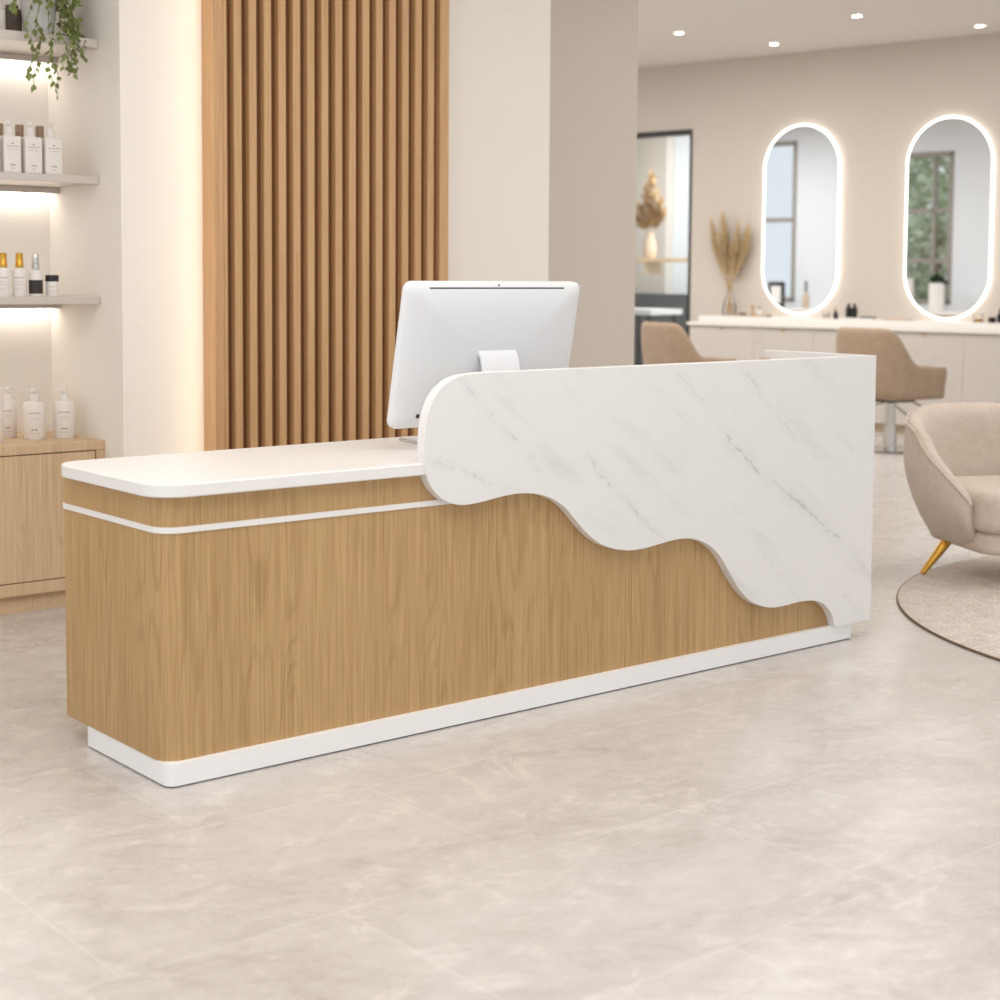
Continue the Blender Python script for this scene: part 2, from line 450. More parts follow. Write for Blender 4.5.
b = new_bm(); bx(b, -.262, -.252, -.018, -.009, -.442, -.436, Mt); obj('power_button', b, MAT['alu'], mon)
# bent stand: rounded hook leaving the back, going down to a foot
b = new_bm()
prof = [(.010,.320),(-.012,.326),(-.030,.316),(-.040,.295),(-.047,.20),(-.050,.09),(-.050,.012)]
th = .012
outer = prof; inner = [(y+th*.7, z-th*1.1) if i < 3 else (y+th, z) for i, (y, z) in enumerate(prof)]
sect = outer + list(reversed(inner))
l_ = [b.verts.new((.006-.08, y-.05*(.336-z)/.33, z)) for y, z in sect]; r_ = [b.verts.new((.006+.078, y-.05*(.336-z)/.33, z)) for y, z in sect]
n_ = len(sect)
for i in range(n_-1):
    b.faces.new((l_[i], l_[i+1], r_[i+1], r_[i]))
b.faces.new((l_[-1], l_[0], r_[0], r_[-1]))
for i in range(len(prof)-1):
    b.faces.new((l_[i], l_[n_-1-i], l_[n_-2-i], l_[i+1])); b.faces.new((r_[i], r_[i+1], r_[n_-2-i], r_[n_-1-i]))
obj('stand', b, MAT['monitor'], mon, bevel=.002, seg=2, angle=50)
b = new_bm(); prism_z(b, rounded(-.10, -.12, .12, .06, .02,.02,.02,.02), .0, .012); obj('foot', b, MAT['monitor'], mon, bevel=.002)
kb = thing('keyboard', 'slim silver keyboard lying on the white countertop behind the monitor', 'keyboard', (1.165, .40, HCT), math.radians(-8))
b = new_bm(); prism_z(b, rounded(-.012, 0, .42, .14, .008,.008,.008,.008), .0, .009); obj('keyboard_base', b, MAT['alu'], kb, bevel=.002)
b = new_bm()
for r in range(5):
    for c in range(14): bx(b, .0+c*.029, .025+c*.029, .012+r*.024, .033+r*.024, .009, .0115)
obj('keys', b, MAT['white_lam'], kb)

# ------------------------------------------------------------------ oak slat panel with its light strip
SX0, SX1, SY = 1.346, 2.565, 2.07
sp = thing('slat_panel', 'tall oak slat panel standing out from the cream wall behind the desk', 'wall panel', (SX0, 2.2, 0))
W = SX1 - SX0
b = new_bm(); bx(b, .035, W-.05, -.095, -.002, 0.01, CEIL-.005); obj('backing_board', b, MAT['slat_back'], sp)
b = new_bm(); bx(b, 0, .030, -.128, -.002, 0.005, CEIL-.005); obj('side_board', b, MAT['slat_oak'], sp, bevel=.002)
b = new_bm(); bx(b, W-.052, W, -.13, -.002, 0.005, CEIL-.005); obj('side_board', b, MAT['slat_oak'], sp, bevel=.002)
b = new_bm()
pitch = (W-.052-.006)/16
for i in range(16):
    x0 = .0305 + pitch*i - .0
    if i == 0: bx(b, x0, x0+.018, -.13, -.09, 0.005, CEIL-.005); continue
    x0 = .006 + pitch*i
    bx(b, x0+.003, x0+.040, -.13, -.09, 0.005, CEIL-.005)
obj('slats', b, MAT['slat_oak'], sp, bevel=.004, seg=2)
b = new_bm(); bx(b, -.013, -.0005, -.1285, -.1195, .005, CEIL-.005); obj('cover_lip', b, MAT['slat_oak'], sp, bevel=.001)
b = new_bm(); bx(b, -.0042, -.0006, -.119, -.1095, .02, CEIL-.01); o = obj('light_strip', b, MAT['led'], sp)
o['label'] = 'glowing warm white vertical light strip'

# ------------------------------------------------------------------ niche: shelves and cabinet
def shelf(z0, z1, label):
    t = thing('wall_shelf', label, 'shelf', (0, 2.9, z0), 0, 'pale niche shelves')
    f = 2.397 - 2.9
    b = new_bm(); bx(b, -2.2, .970, f, -.002, 0, z1-z0); obj('shelf_board', b, MAT['shelf'], t, bevel=.002)
    b = new_bm(); bx(b, -2.2, .970, -.11, -.002, -.026, -.0005); obj('light_housing', b, MAT['shelf'], t, bevel=.002)
    b = new_bm(); bx(b, -2.2, .955, -.065, -.02, -.031, -.0265); o = obj('light_strip', b, MAT['led_shelf'], t); o['label'] = 'glowing warm light strip'
SZ = [2.33, 1.768, 1.266]; ST = [2.367, 1.800, 1.298]
shelf(SZ[0], ST[0], 'top niche shelf with the trailing ivy pot on it')
shelf(SZ[1], ST[1], 'middle niche shelf with white square pump bottles on it')
shelf(SZ[2], ST[2], 'lowest niche shelf with gold-capped bottles and a small jar on it')

cab = thing('base_cabinet', 'light oak base cabinet in the niche under the shelves', 'cabinet', (0, 2.37, 0))
CH = .692; cf = 0.
xs = [-1.27, -.83, -.39, .05, .489, .929]
b = new_bm(); bx(b, -1.31, .9715, .0, .525, CH-.037, CH); obj('cabinet_top', b, MAT['cab_oak'], cab, bevel=.002)
b = new_bm(); bx(b, .932, .9715, .0, .525, .075, CH-.038); bx(b, -1.31, -1.272, 0, .525, .075, CH-.038); bx(b, -1.27, .93, 0, .525, .075, .125); bx(b, -1.27, .93, .03, .525, .125, CH-.038)
obj('carcass', b, MAT['cab_oak'], cab, bevel=.001)
for a, c in zip(xs, xs[1:]):
    b = new_bm(); bx(b, a+.003, c-.003, .003, .0295, .129, CH-.042); obj('cabinet_door', b, MAT['cab_oak'], cab, bevel=.0015)
b = new_bm(); bx(b, -1.29, .969, .03, .5, 0, .075); obj('cabinet_plinth', b, MAT['cab_oak'], cab)

# --- bottles
def print_marks(b, r, z, rows, half=.5, flat=False, d=None):
    """thin printed lines on the camera-side of a bottle; each row = (height, half-angle, thickness, dash)"""
    a_mid = -PI/2 - .45
    for (h, ha, tk, n) in rows:
        for i in range(n):
            a0 = a_mid - ha + 2*ha*i/n; a1 = a_mid - ha + 2*ha*(i+.72)/n
            if flat:
                x0 = math.sin(a0-a_mid)*r*.9; x1 = math.sin(a1-a_mid)*r*.9
                bx(b, x0, x1, -d-.0006, -d, z+h, z+h+tk)
            else:
                m = 4; lo = []; hi = []
                for q in range(m+1):
                    a = a0+(a1-a0)*q/m; R = r+.0006
                    lo.append(b.verts.new((R*math.cos(a), R*math.sin(a), z+h))); hi.append(b.verts.new((R*math.cos(a), R*math.sin(a), z+h+tk)))
                for q in range(m): b.faces.new((lo[q],lo[q+1],hi[q+1],hi[q]))

def pump_head(t, z, m, w=.016, spout=True):
    b = new_bm(); lathe(b, [(w,0),(w,.010),(w*.95,.026),(w*.6,.028),(.007,.030),(.007,.036)], 20, z=z)
    obj('pump_collar', b, m, t, smooth=True)
    b = new_bm(); lathe(b, [(.014,.0365),(.0145,.050),(.011,.054)], 18, z=z)
    if spout: bx(b, -.036, -.006, -.006, .006, z+.040, z+.049)
    obj('pump_nozzle', b, m, t, bevel=.002)

def square_bottle(label):
    t = thing('pump_bottle', label, 'bottle')
    w, h = .037, .150
    b = new_bm(); prism_z(b, rrect(-w, w, -w, w, .008), 0, h); 
    ring = [v for v in b.verts if v.co.z > h-.001]
    obj('bottle_body', b, MAT['bottle'], t, bevel=.006, seg=3)
    b = new_bm(); lathe(b, [(.021,h),(.021,h+.008),(.018,h+.010)], 20); obj('bottle_neck', b, MAT['bottle'], t, smooth=True)
    pump_head(t, h+.0105, MAT['pump'], .018, False)
    b = new_bm(); print_marks(b, w, 0, [(.106,.9,.003,7),(.116,.15,.006,1),(.094,.7,.0018,5)], flat=True, d=w+.0002)
    obj('label_print', b, MAT['print'], t)
    b = new_bm(); print_marks(b, w, 0, [(.03,.35,.006,3),(.018,.25,.003,2)], flat=True, d=w+.0002)
    obj('label_footer', b, MAT['print'], t)
    return t
def round_bottle(label, r=.046, h=.158):
    t = thing('pump_bottle', label, 'bottle')
    b = new_bm(); lathe(b, [(r-.004,0),(r,.006),(r,h-.012),(r-.004,h-.003),(r-.014,h),(.018,h+.003)], 32); obj('bottle_body', b, MAT['bottle'], t, smooth=True)
    pump_head(t, h+.003, MAT['pump'], .019)
    b = new_bm(); print_marks(b, r, 0, [(h*.70,.55,.005,5),(h*.60,.4,.0018,4),(h*.54,.35,.0018,4)])
    obj('label_print', b, MAT['print'], t)
    b = new_bm(); print_marks(b, r, 0, [(h*.25,.3,.007,2),(h*.17,.5,.002,4)])
    obj('label_footer', b, MAT['print'], t)
    return t
def capped_bottle(label, cap):
    t = thing('cosmetic_bottle', label, 'bottle')
    b = new_bm(); lathe(b, [(.027,0),(.029,.004),(.029,.108),(.025,.116),(.014,.119)], 28); obj('bottle_body', b, MAT['bottle'], t, smooth=True)
    b = new_bm(); lathe(b, [(.0165,.119),(.0165,.137),(.0155,.139),(.0145,.176),(.013,.178)], 20); obj('cap', b, cap, t, smooth=True)
    b = new_bm(); print_marks(b, .029, 0, [(.076,.7,.004,6),(.06,.5,.0018,5),(.048,.5,.0018,4),(.03,.4,.0018,4)])
    obj('label_print', b, MAT['print'], t)
    return t

z2 = ST[1]
p = square_bottle('leftmost white square pump bottle fully in view on the middle shelf'); p.location = (.613, 2.47, z2); p['group'] = 'square pump bottles on the middle shelf'
dup(p, (.703, 2.47, z2), 0, 'white square pump bottle second from right on the middle shelf')
dup(p, (.790, 2.47, z2), 0, 'white square pump bottle at the right end of the middle shelf')
dup(p, (.525, 2.47, z2), 0, 'white square pump bottle cut by the left edge of the photo on the middle shelf')
def brown_bottle(x, label):
    t = thing('brown_bottle', label, 'bottle', (x, 2.60, z2), 0, 'brown bottles behind the pump bottles')
    b = new_bm(); lathe(b, [(.035,0),(.037,.005),(.037,.132),(.030,.146),(.018,.155)], 24); obj('bottle_body', b, MAT['amber'], t, smooth=True)
    b = new_bm(); lathe(b, [(.0175,.155),(.0175,.208),(.016,.211)], 20); obj('cap', b, MAT['amber'], t, smooth=True)
    return t
bb = brown_bottle(.712, 'brown capped bottle in the gap between the first two square pump bottles')
dup(bb, (.800, 2.60, z2), 0, 'brown capped bottle in the gap between the two rightmost square pump bottles')
dup(bb, (.624, 2.60, z2), 0, 'brown capped bottle at the left edge behind the middle shelf pump bottles')
z3 = ST[2]
g = 'cosmetics on the lowest shelf'
p = capped_bottle('white bottle with gold cap beside the dropper bottle', MAT['gold']); p.location = (.640, 2.45, z3); p['group'] = g
dup(p, (.571, 2.45, z3), 0, 'white bottle with gold cap at the left edge of the lowest shelf')
t = thing('dropper_bottle', 'clear serum bottle with silver cap and dark label band on the lowest shelf', 'bottle', (.709, 2.45, z3), 0, g)
b = new_bm(); lathe(b, [(.026,0),(.028,.004),(.028,.098),(.024,.107),(.013,.112)], 28); obj('bottle_body', b, MAT['bottle'], t, smooth=True)
b = new_bm(); lathe(b, [(.0285,.012),(.0285,.068)], 28, cap=False); obj('label_band', b, MAT['dropper_dark'], t, smooth=True)
b = new_bm(); lathe(b, [(.0155,.112),(.0155,.135),(.0135,.137),(.0125,.172),(.011,.175)], 20); obj('cap', b, MAT['chrome'], t, smooth=True)
t = thing('cream_jar', 'small cream jar with black lid at the right end of the lowest shelf', 'jar', (.780, 2.45, z3), 0, g)
b = new_bm(); lathe(b, [(.024,0),(.026,.004),(.026,.060),(.024,.063)], 28); obj('jar_body', b, MAT['bottle'], t, smooth=True)
b = new_bm(); lathe(b, [(.0275,.063),(.0275,.087),(.0265,.089)], 28); obj('lid', b, MAT['black'], t, smooth=True)
b = new_bm(); print_marks(b, .026, 0, [(.04,.5,.002,4),(.02,.4,.0015,3)]); obj('label_print', b, MAT['print'], t)
g = 'white pump bottles on the oak cabinet'
p = round_bottle('white round pump bottle at the right end of the oak cabinet top'); p.location = (.882, 2.57, CH); p['group'] = g
dup(p, (.755, 2.59, CH), math.radians(4), 'white round pump bottle second from right on the oak cabinet top')
p2 = round_bottle('tall white pump bottle cut by the left photo edge on the oak cabinet', .046, .185); p2.location = (.552, 2.545, CH); p2['group'] = g
p3 = round_bottle('slim white pump bottle behind the tall one at the left of the oak cabinet', .034, .16); p3.location = (.700, 2.73, CH); p3['group'] = g

# --- trailing plant on the top shelf
zt = ST[0]
pl = thing('trailing_ivy', 'trailing green ivy in a grey ceramic pot on the top niche shelf', 'plant', (.772, 2.53, zt))
b = new_bm(); lathe(b, [(.052,0),(.058,.004),(.072,.12),(.076,.158),(.070,.158),(.066,.14)], 32); obj('pot', b, MAT['pot'], pl, smooth=True)
b = new_bm(); lathe(b, [(.0655,.138),(.03,.146)], 20); obj('soil', b, MAT['soil'], pl)
rnd = random.Random(11)
lb = new_bm(); vb = new_bm()
def leaf(bm, p, yaw, pitch, size):
    sh = [(0,0),(.32,.12),(.5,.42),(.28,.62),(0,1.0),(-.28,.62),(-.5,.42),(-.32,.12)]
    M = Matrix.Translation(p) @ Matrix.Rotation(yaw, 4, 'Z') @ Matrix.Rotation(pitch, 4, 'X') @ Matrix.Rotation(rnd.uniform(-.5,.5), 4, 'Y')
    vs = [bm.verts.new(M @ Vector((x*size, y*size, -abs(x)*size*.35 - y*y*size*.25))) for x, y in sh]
    mid = bm.verts.new(M @ Vector((0, .55*size, .0)))
    n = len(vs)
    for i in range(n): bm.faces.new((vs[i], vs[(i+1) % n], mid))
# vines: (start angle, end x offset, hang y offset, lowest z, bulge)
V = [((-.03,-.06,.16),(-.052,-.165,.05),(-.045,-.19,-.17)),((-.02,-.07,.16),(-.03,-.17,-.02),(-.025,-.19,-.215)),
     ((.01,-.07,.16),(.03,-.17,-.02),(.05,-.19,-.25)),((.02,-.07,.16),(.045,-.165,.02),(.06,-.185,-.20)),
     ((.05,-.05,.16),(.10,-.15,.02),(.105,-.175,-.13)),((.06,-.04,.16),(.115,-.15,.05),(.13,-.175,-.15)),
     ((.06,-.03,.16),(.135,-.14,.04),(.15,-.17,-.155)),((.06,.0,.16),(.15,-.14,.06),(.16,-.16,-.09)),
     ((.06,.0,.17),(.19,-.12,.03),(.205,-.155,-.085)),((-.05,-.05,.16),(-.09,-.12,.12),(-.10,-.15,.08)),
     ((-.02,-.07,.16),(-.005,-.16,.06),(0.0,-.17,-.08)),((.06,-.02,.16),(.16,-.13,.04),(.17,-.15,-.12))]
for p0, p1, p2_ in V:
    p0, p1, p2_ = Vector(p0), Vector(p1), Vector(p2_)
    p1.x -= .065; p2_.x -= .07
    pk = (p0+p1)/2 + Vector((0,-.02,.06))
    path = []
    for i in range(15):
        t_ = i/14
        if t_ < .4:
            u = t_/.4; q = (1-u)**2*p0 + 2*u*(1-u)*pk + u*u*p1
        else:
            u = (t_-.4)/.6; q = p1.lerp(p2_, u) + Vector((.012*math.sin(u*7+p0.x*90), 0, 0))
        path.append(q)
    tube(vb, path, .0014, 5)
    for i, q in enumerate(path):
        for s_ in range(1):
            if rnd.random() < (.5 if i < 6 else .08): continue
            side = rnd.choice((-1,1))
            leaf(lb, q, (-PI/2)*side + rnd.uniform(-.9,.9) + (PI if rnd.random()<.3 else 0), rnd.uniform(-1.3,-.5), rnd.uniform(.022,.036))
for i in range(150):   # crown
    a = rnd.uniform(0, 2*PI); r = rnd.uniform(.02,.12)
    q = Vector((r*math.cos(a)*1.1+.02, r*math.sin(a)*.8-.01, .178+rnd.uniform(0,.12)*(1-r*4)))
    if q.y < -.03 and q.x < .06: q.z += .03
    leaf(lb, q, a-PI/2+rnd.uniform(-.6,.6), rnd.uniform(-.3,.5), rnd.uniform(.028,.042))
for i in range(95):   # dense cascade on the pot's right side
    q = Vector((rnd.uniform(.07,.135), rnd.uniform(-.13,.0), rnd.uniform(.0,.20)))
    leaf(lb, q, rnd.uniform(-PI,PI), rnd.uniform(-1.3,-.2), rnd.uniform(.022,.034))
obj('foliage', lb, MAT['leaf'], pl, smooth=True); obj('vines', vb, MAT['vine'], pl)
t = thing('brown_jar', 'dark brown jar standing left of the ivy pot', 'jar', (.682, 2.60, zt))
b = new_bm(); prism_z(b, rrect(-.036,.036,-.036,.036,.010), 0, .115); obj('jar_body', b, MAT['espresso'], t, bevel=.004)
b = new_bm(); lathe(b, [(.03,.1155),(.03,.13)], 20); obj('jar_lid', b, MAT['espresso'], t, smooth=True)
t = thing('white_canister', 'pale canister at the left photo edge on the top shelf', 'jar', (.598, 2.56, zt))
b = new_bm(); lathe(b, [(.04,0),(.042,.004),(.042,.10),(.038,.104)], 24); obj('canister_body', b, MAT['bottle'], t, smooth=True)
b = new_bm(); lathe(b, [(.043,.1045),(.043,.118),(.04,.12)], 24); obj('lid', b, MAT['pump'], t, smooth=True)

# ------------------------------------------------------------------ salon: vanity, mirrors, chairs
CT = .952
van = thing('vanity_counter', 'long white stone vanity counter with pale doors under the lit mirrors', 'counter', sal(0,0), ANG)
b = new_bm(); bx(b, -4.2, 2.2, .003, .55, CT-.03, CT); obj('countertop', b, MAT['vanity_top'], van, bevel=.003)
b = new_bm(); bx(b, -4.2, 2.2, .003, .35, CT+.0005, CT+.058); obj('back_ledge', b, MAT['vanity_top'], van, bevel=.003)
b = new_bm(); bx(b, -4.18, 2.18, .003, .50, .08, CT-.031); obj('vanity_body', b, MAT['vanity_stone'], van)
b = new_bm(); bx(b, -4.16, 2.16, .003, .46, 0, .08); obj('toe_kick', b, MAT['tan'], van)
ed = [2.18, 1.44, .79, .05, -.69, -1.43, -2.17, -2.91, -3.65]
for a, c in zip(ed, ed[1:]):
    for z0, z1 in ((.085, CT-.034),):
        b = new_bm(); bx(b, c+.0012, a-.0012, .5005, .522, z0, z1); dr = obj('cabinet_door', b, MAT['vanity_stone'], van, bevel=.001)
        b = new_bm(); bx(b, (a+c)/2-.018, (a+c)/2+.018, .522, .536, z1-.028, z1-.016); h = obj('handle', b, MAT['gold'], dr, bevel=.003)

def stadium(hw_, z0, z1, n=28):
    pts = []
    for i in range(n+1):
        a = PI*i/n; pts.append((hw_*math.cos(a), z1-hw_+hw_*math.sin(a)))
    for i in range(n+1):
        a = PI+PI*i/n; pts.append((hw_*math.cos(a), z0+hw_+hw_*math.sin(a)))
    return pts
def wall_mirror(s, z0, z1, hw_, label):
    t = thing('lit_mirror', label, 'mirror', sal(s, 0), ANG, 'backlit oval wall mirrors')
    b = new_bm(); prism_y(b, stadium(hw_-.03, z0+.03, z1-.03), .0005, .03); obj('mirror_backing', b, MAT['porcelain'], t)
    b = new_bm(); prism_y(b, stadium(hw_-.0135, z0+.0135, z1-.0135), .031, .036); o = obj('mirror_glass', b, MAT['mirror'], t)
    # glowing rim
    b = new_bm(); A = stadium(hw_, z0, z1); B = stadium(hw_-.013, z0+.013, z1-.013)
    for y0, y1 in ((.014,.036),):
        va = [b.verts.new((p[0],y0,p[1])) for p in A]; vb_ = [b.verts.new((p[0],y1,p[1])) for p in A]
        wa = [b.verts.new((p[0],y0,p[1])) for p in B]; wb = [b.verts.new((p[0],y1,p[1])) for p in B]
        n = len(A)
        for i in range(n):
            j = (i+1) % n
            b.faces.new((va[i],va[j],vb_[j],vb_[i])); b.faces.new((vb_[i],vb_[j],wb[j],wb[i]))
            b.faces.new((wb[i],wb[j],wa[j],wa[i])); b.faces.new((wa[i],wa[j],va[j],va[i]))
    o = obj('light_rim', b, MAT['led_mirror'], t, smooth=True); o['label'] = 'glowing white rim light'
    return t
wall_mirror(1.245, 1.035, 2.865, .42, 'glowing oval mirror on the left, beside the pampas vase')
wall_mirror(-.28, 1.02, 2.85, .418, 'glowing oval mirror on the right, reflecting green window')

# pampas vase
VS = (2.0, .10)
zc = CT + .0585
t = thing('glass_vase', 'clear glass bottle vase holding dried pampas on the vanity counter', 'vase', sal(*VS, zc), ANG)
b = new_bm(); lathe(b, [(.05,0),(.066,.008),(.07,.05),(.055,.13),(.03,.2),(.022,.26),(.026,.285),(.023,.285),(.019,.26),(.027,.2),(.05,.13),(.064,.05),(.06,.014),(.02,.012)], 28); obj('vase_glass', b, MAT['vase_glass'], t, smooth=True)
rp = random.Random(5)
# (tip ds along wall, tip dn, tip height, plume half width)
tips = [(.235,.03,.97,.05,'leftmost dark pampas plume leaning left in the glass vase'),(.10,.0,1.03,.055,'tallest pale pampas plume left of centre in the glass vase'),
        (.13,.08,.80,.05,'short pampas plume low on the left side of the glass vase'),(-.03,.02,.72,.06,'short dark pampas plume low in the middle of the vase'),
        (-.11,.05,.93,.045,'upright pampas plume right of centre in the glass vase'),(-.22,.0,.90,.06,'rightmost pampas plume leaning right in the glass vase')]
for (ds, dn, hz, pw, lab) in tips:
    pw *= 1.2; hz *= .97; ds *= .92; dn *= .4
    t = thing('pampas_stem', lab, 'dried flower', sal(*VS, zc), ANG, 'pampas stems in the vase')
    base = Vector((-ds*.16, 0, .02)); neck = Vector((ds*.05, dn*.05, .27)); tip = Vector((ds, dn, hz))
    P = []
    for i in range(9):
        u = i/8
        P.append(base.lerp(neck, u/.3) if u < .3 else neck + (tip-neck)*((u-.3)/.7) + Vector((ds*.12*math.sin(PI*(u-.3)/.7), 0, 0)))
    b = new_bm(); tube(b, P, .004, 6); obj('stalk', b, MAT['pampas_stem'], t)
    b = new_bm()
    L0 = .45
    for i in range(700):
        u = rp.random(); v = L0 + (1-L0)*u
        k_ = v*8; i0 = min(int(k_), 7); c = P[i0].lerp(P[i0+1], k_-i0)
        w = pw*math.sin(PI*min(1, .12+u*.86))**.8
        a = rp.uniform(0, 2*PI); ln = rp.uniform(.5,1)*w
        ax = (tip-neck).normalized()
        d_ = Vector((math.cos(a), math.sin(a), 0))
        e = c + d_*ln + ax*(.03+.03*rp.random())
        sd = ax.cross(d_)*.003
        vs = [b.verts.new(c-sd), b.verts.new(c+sd), b.verts.new(e+sd*1.5), b.verts.new(e-sd*1.5)]
        b.faces.new(vs)
    o = obj('plume', b, MAT['pampas'], t)

def small(name, label, cat, s, n, parts, group='things on the vanity counter', z=zc):
    t = thing(name, label, cat, sal(s, n, z), ANG, group)
    for (pn, kind, data, m) in parts:
        b = new_bm()
        if kind == 'l': lathe(b, data, 20)
        elif kind == 'b': bx(b, *data)
        elif kind == 'r': prism_z(b, rrect(data[0],data[1],data[2],data[3],.01), data[4], data[5])
        obj(pn, b, m, t, smooth=(kind == 'l'), bevel=(0 if kind == 'l' else .002))
    return t
small('wooden_tray', 'tan oval tray beside the pampas vase', 'tray', 1.67, .22, [('tray_dish','r',(-.17,.17,-.09,.09,0,.014),MAT['tan'])])
small('brass_stand', 'small brass stand on the tan tray beside the vase', 'stand', 1.65, .22, [('base','l',[(.03,0),(.03,.008),(.006,.012),(.006,.075)],MAT['gold']),('top_dish','l',[(.01,.0755),(.03,.085),(.03,.09),(.008,.088)],MAT['gold'])], z=zc+.0145)
small('glass_bottle', 'little brass-capped glass bottle on the tan tray', 'bottle', 1.57, .22, [('bottle_body','l',[(.018,0),(.02,.004),(.02,.05),(.01,.06)],MAT['porcelain']),('cap','l',[(.014,.0605),(.014,.082)],MAT['amber'])], z=zc+.0145)
small('dark_dish', 'small black dish on the left end of the tan tray', 'dish', 1.755, .24, [('dish','l',[(.03,0),(.04,.012),(.035,.016)],MAT['black'])], z=zc+.0145)
small('small_pot', 'small tan pot right of the tan tray', 'pot', 1.44, .26, [('pot_body','l',[(.02,0),(.025,.004),(.025,.022)],MAT['amber'])])
small('glass_tumbler', 'small clear tumbler under the left mirror, right side', 'glass', .815, .26, [('glass_body','l',[(.028,0),(.03,.003),(.032,.075),(.029,.075),(.027,.006)],MAT['vase_glass']),('contents','l',[(.024,.007),(.025,.035)],MAT['tan'])])
small('perfume_bottle', 'short black bottle between the two lit mirrors', 'bottle', .69, .30, [('bottle_body','l',[(.02,0),(.022,.004),(.022,.05),(.016,.055)],MAT['black']),('cap','l',[(.012,.0555),(.012,.075)],MAT['black'])])
small('brush_holder', 'slim beige tube beside the short black bottle', 'bottle', .745, .22, [('tube','l',[(.012,0),(.013,.003),(.013,.115),(.008,.118)],MAT['tan'])])
small('counter_tray', 'flat white tray between the lit mirrors', 'tray', .49, .2, [('tray_dish','r',(-.17,.17,-.09,.09,0,.012),MAT['porcelain'])])
small('black_bottle', 'left of the two tall black bottles on the white tray', 'bottle', .61, .2, [('bottle_body','r',(-.025,.025,-.02,.02,0,.095),MAT['black']),('cap','l',[(.014,.0955),(.014,.13)],MAT['black'])], z=zc+.0125)
small('black_bottle', 'right of the two tall black bottles on the white tray', 'bottle', .55, .2, [('bottle_body','r',(-.025,.025,-.02,.02,0,.095),MAT['black']),('cap','l',[(.014,.0955),(.014,.13)],MAT['black'])], z=zc+.0125)
small('hair_comb', 'flat black comb at the right end of the white tray', 'comb', .42, .2, [('comb_body','r',(-.09,.07,-.02,.02,0,.012),MAT['black'])], z=zc+.0125)
small('tan_tray', 'thin tan tray left of the right mirror', 'tray', .08, .25, [('tray_dish','r',(-.12,.12,-.06,.06,0,.014),MAT['tan'])])
small('glass_jar', 'little glass jar with amber contents under the right mirror', 'jar', -.70, .26, [('glass_body','l',[(.04,0),(.042,.003),(.04,.075),(.036,.078)],MAT['vase_glass']),('contents','l',[(.034,.004),(.035,.03)],MAT['gold'])])
small('black_jar', 'short black jar at the right photo edge on the vanity counter', 'jar', -.845, .30, [('jar_body','l',[(.03,0),(.032,.004),(.032,.045),(.028,.05)],MAT['black'])])
small('spray_bottle', 'tall black spray bottle at the right photo edge on the vanity counter', 'bottle', -.875, .2, [('bottle_body','l',[(.026,0),(.028,.004),(.028,.07),(.012,.085)],MAT['black']),('nozzle','l',[(.012,.0855),(.012,.125)],MAT['black'])])
small('black_bottle', 'tall black bottle with wide cap at the very right photo edge', 'bottle', -.95, .24, [('bottle_body','l',[(.028,0),(.03,.004),(.03,.075),(.02,.08)],MAT['black']),('cap','l',[(.018,.0805),(.018,.13)],MAT['black'])])

# --- tub seats (salon chairs and lounge armchair share the same builder)
def tub_shell(bm, half_open, rx, ry, hfun, prof_out, thick, zb, n=40, base_pull=.0, sq=2.4):
    """horseshoe shell; angle 0 = back (local +y), opening towards -y; prof_out(t) scales the radius from bottom (t=0) to top (t=1)"""
    rings = []
    A = PI - half_open
    m = 7
    for i in range(n+1):
        a = -A + 2*A*i/n
        sx, sy = math.sin(a), math.cos(a)
        q = (abs(sx)**sq + abs(sy)**sq)**(-1/sq)
        dx, dy = sx*q*rx, sy*q*ry
        top = hfun(abs(a))
        L = []
        for k in range(m+1):
            t = k/m; f = prof_out(t, abs(a)); L.append((dx*f, dy*f, zb+(top-zb)*t))
        fo = prof_out(1., abs(a)); nr = math.hypot(dx,dy)
        L.append((dx*fo*(1-.30*thick/nr), dy*fo*(1-.30*thick/nr), top+.020))
        L.append((dx*fo*(1-.75*thick/nr), dy*fo*(1-.75*thick/nr), top+.004))
        for k in range(m, -1, -1):
            t = k/m; f = prof_out(t, abs(a))*.55 + fo*.45
            g_ = 1-thick/nr*(1.0+.30*(1-t)**.6)
            L.append((dx*f*g_, dy*f*g_, zb+.02+(top-zb-.02)*t*.94))
        rings.append([bm.verts.new(p) for p in L])
    for a, c in zip(rings, rings[1:]):
        K = len(a)
        for k in range(K): bm.faces.new((a[k], a[(k+1) % K], c[(k+1) % K], c[k]))
    bm.faces.new(list(reversed(rings[0]))); bm.faces.new(rings[-1])
    return rings

def sm(a, lo, hi):
    u = max(0, min(1, (a-lo)/(hi-lo))); return u*u*(3-2*u)

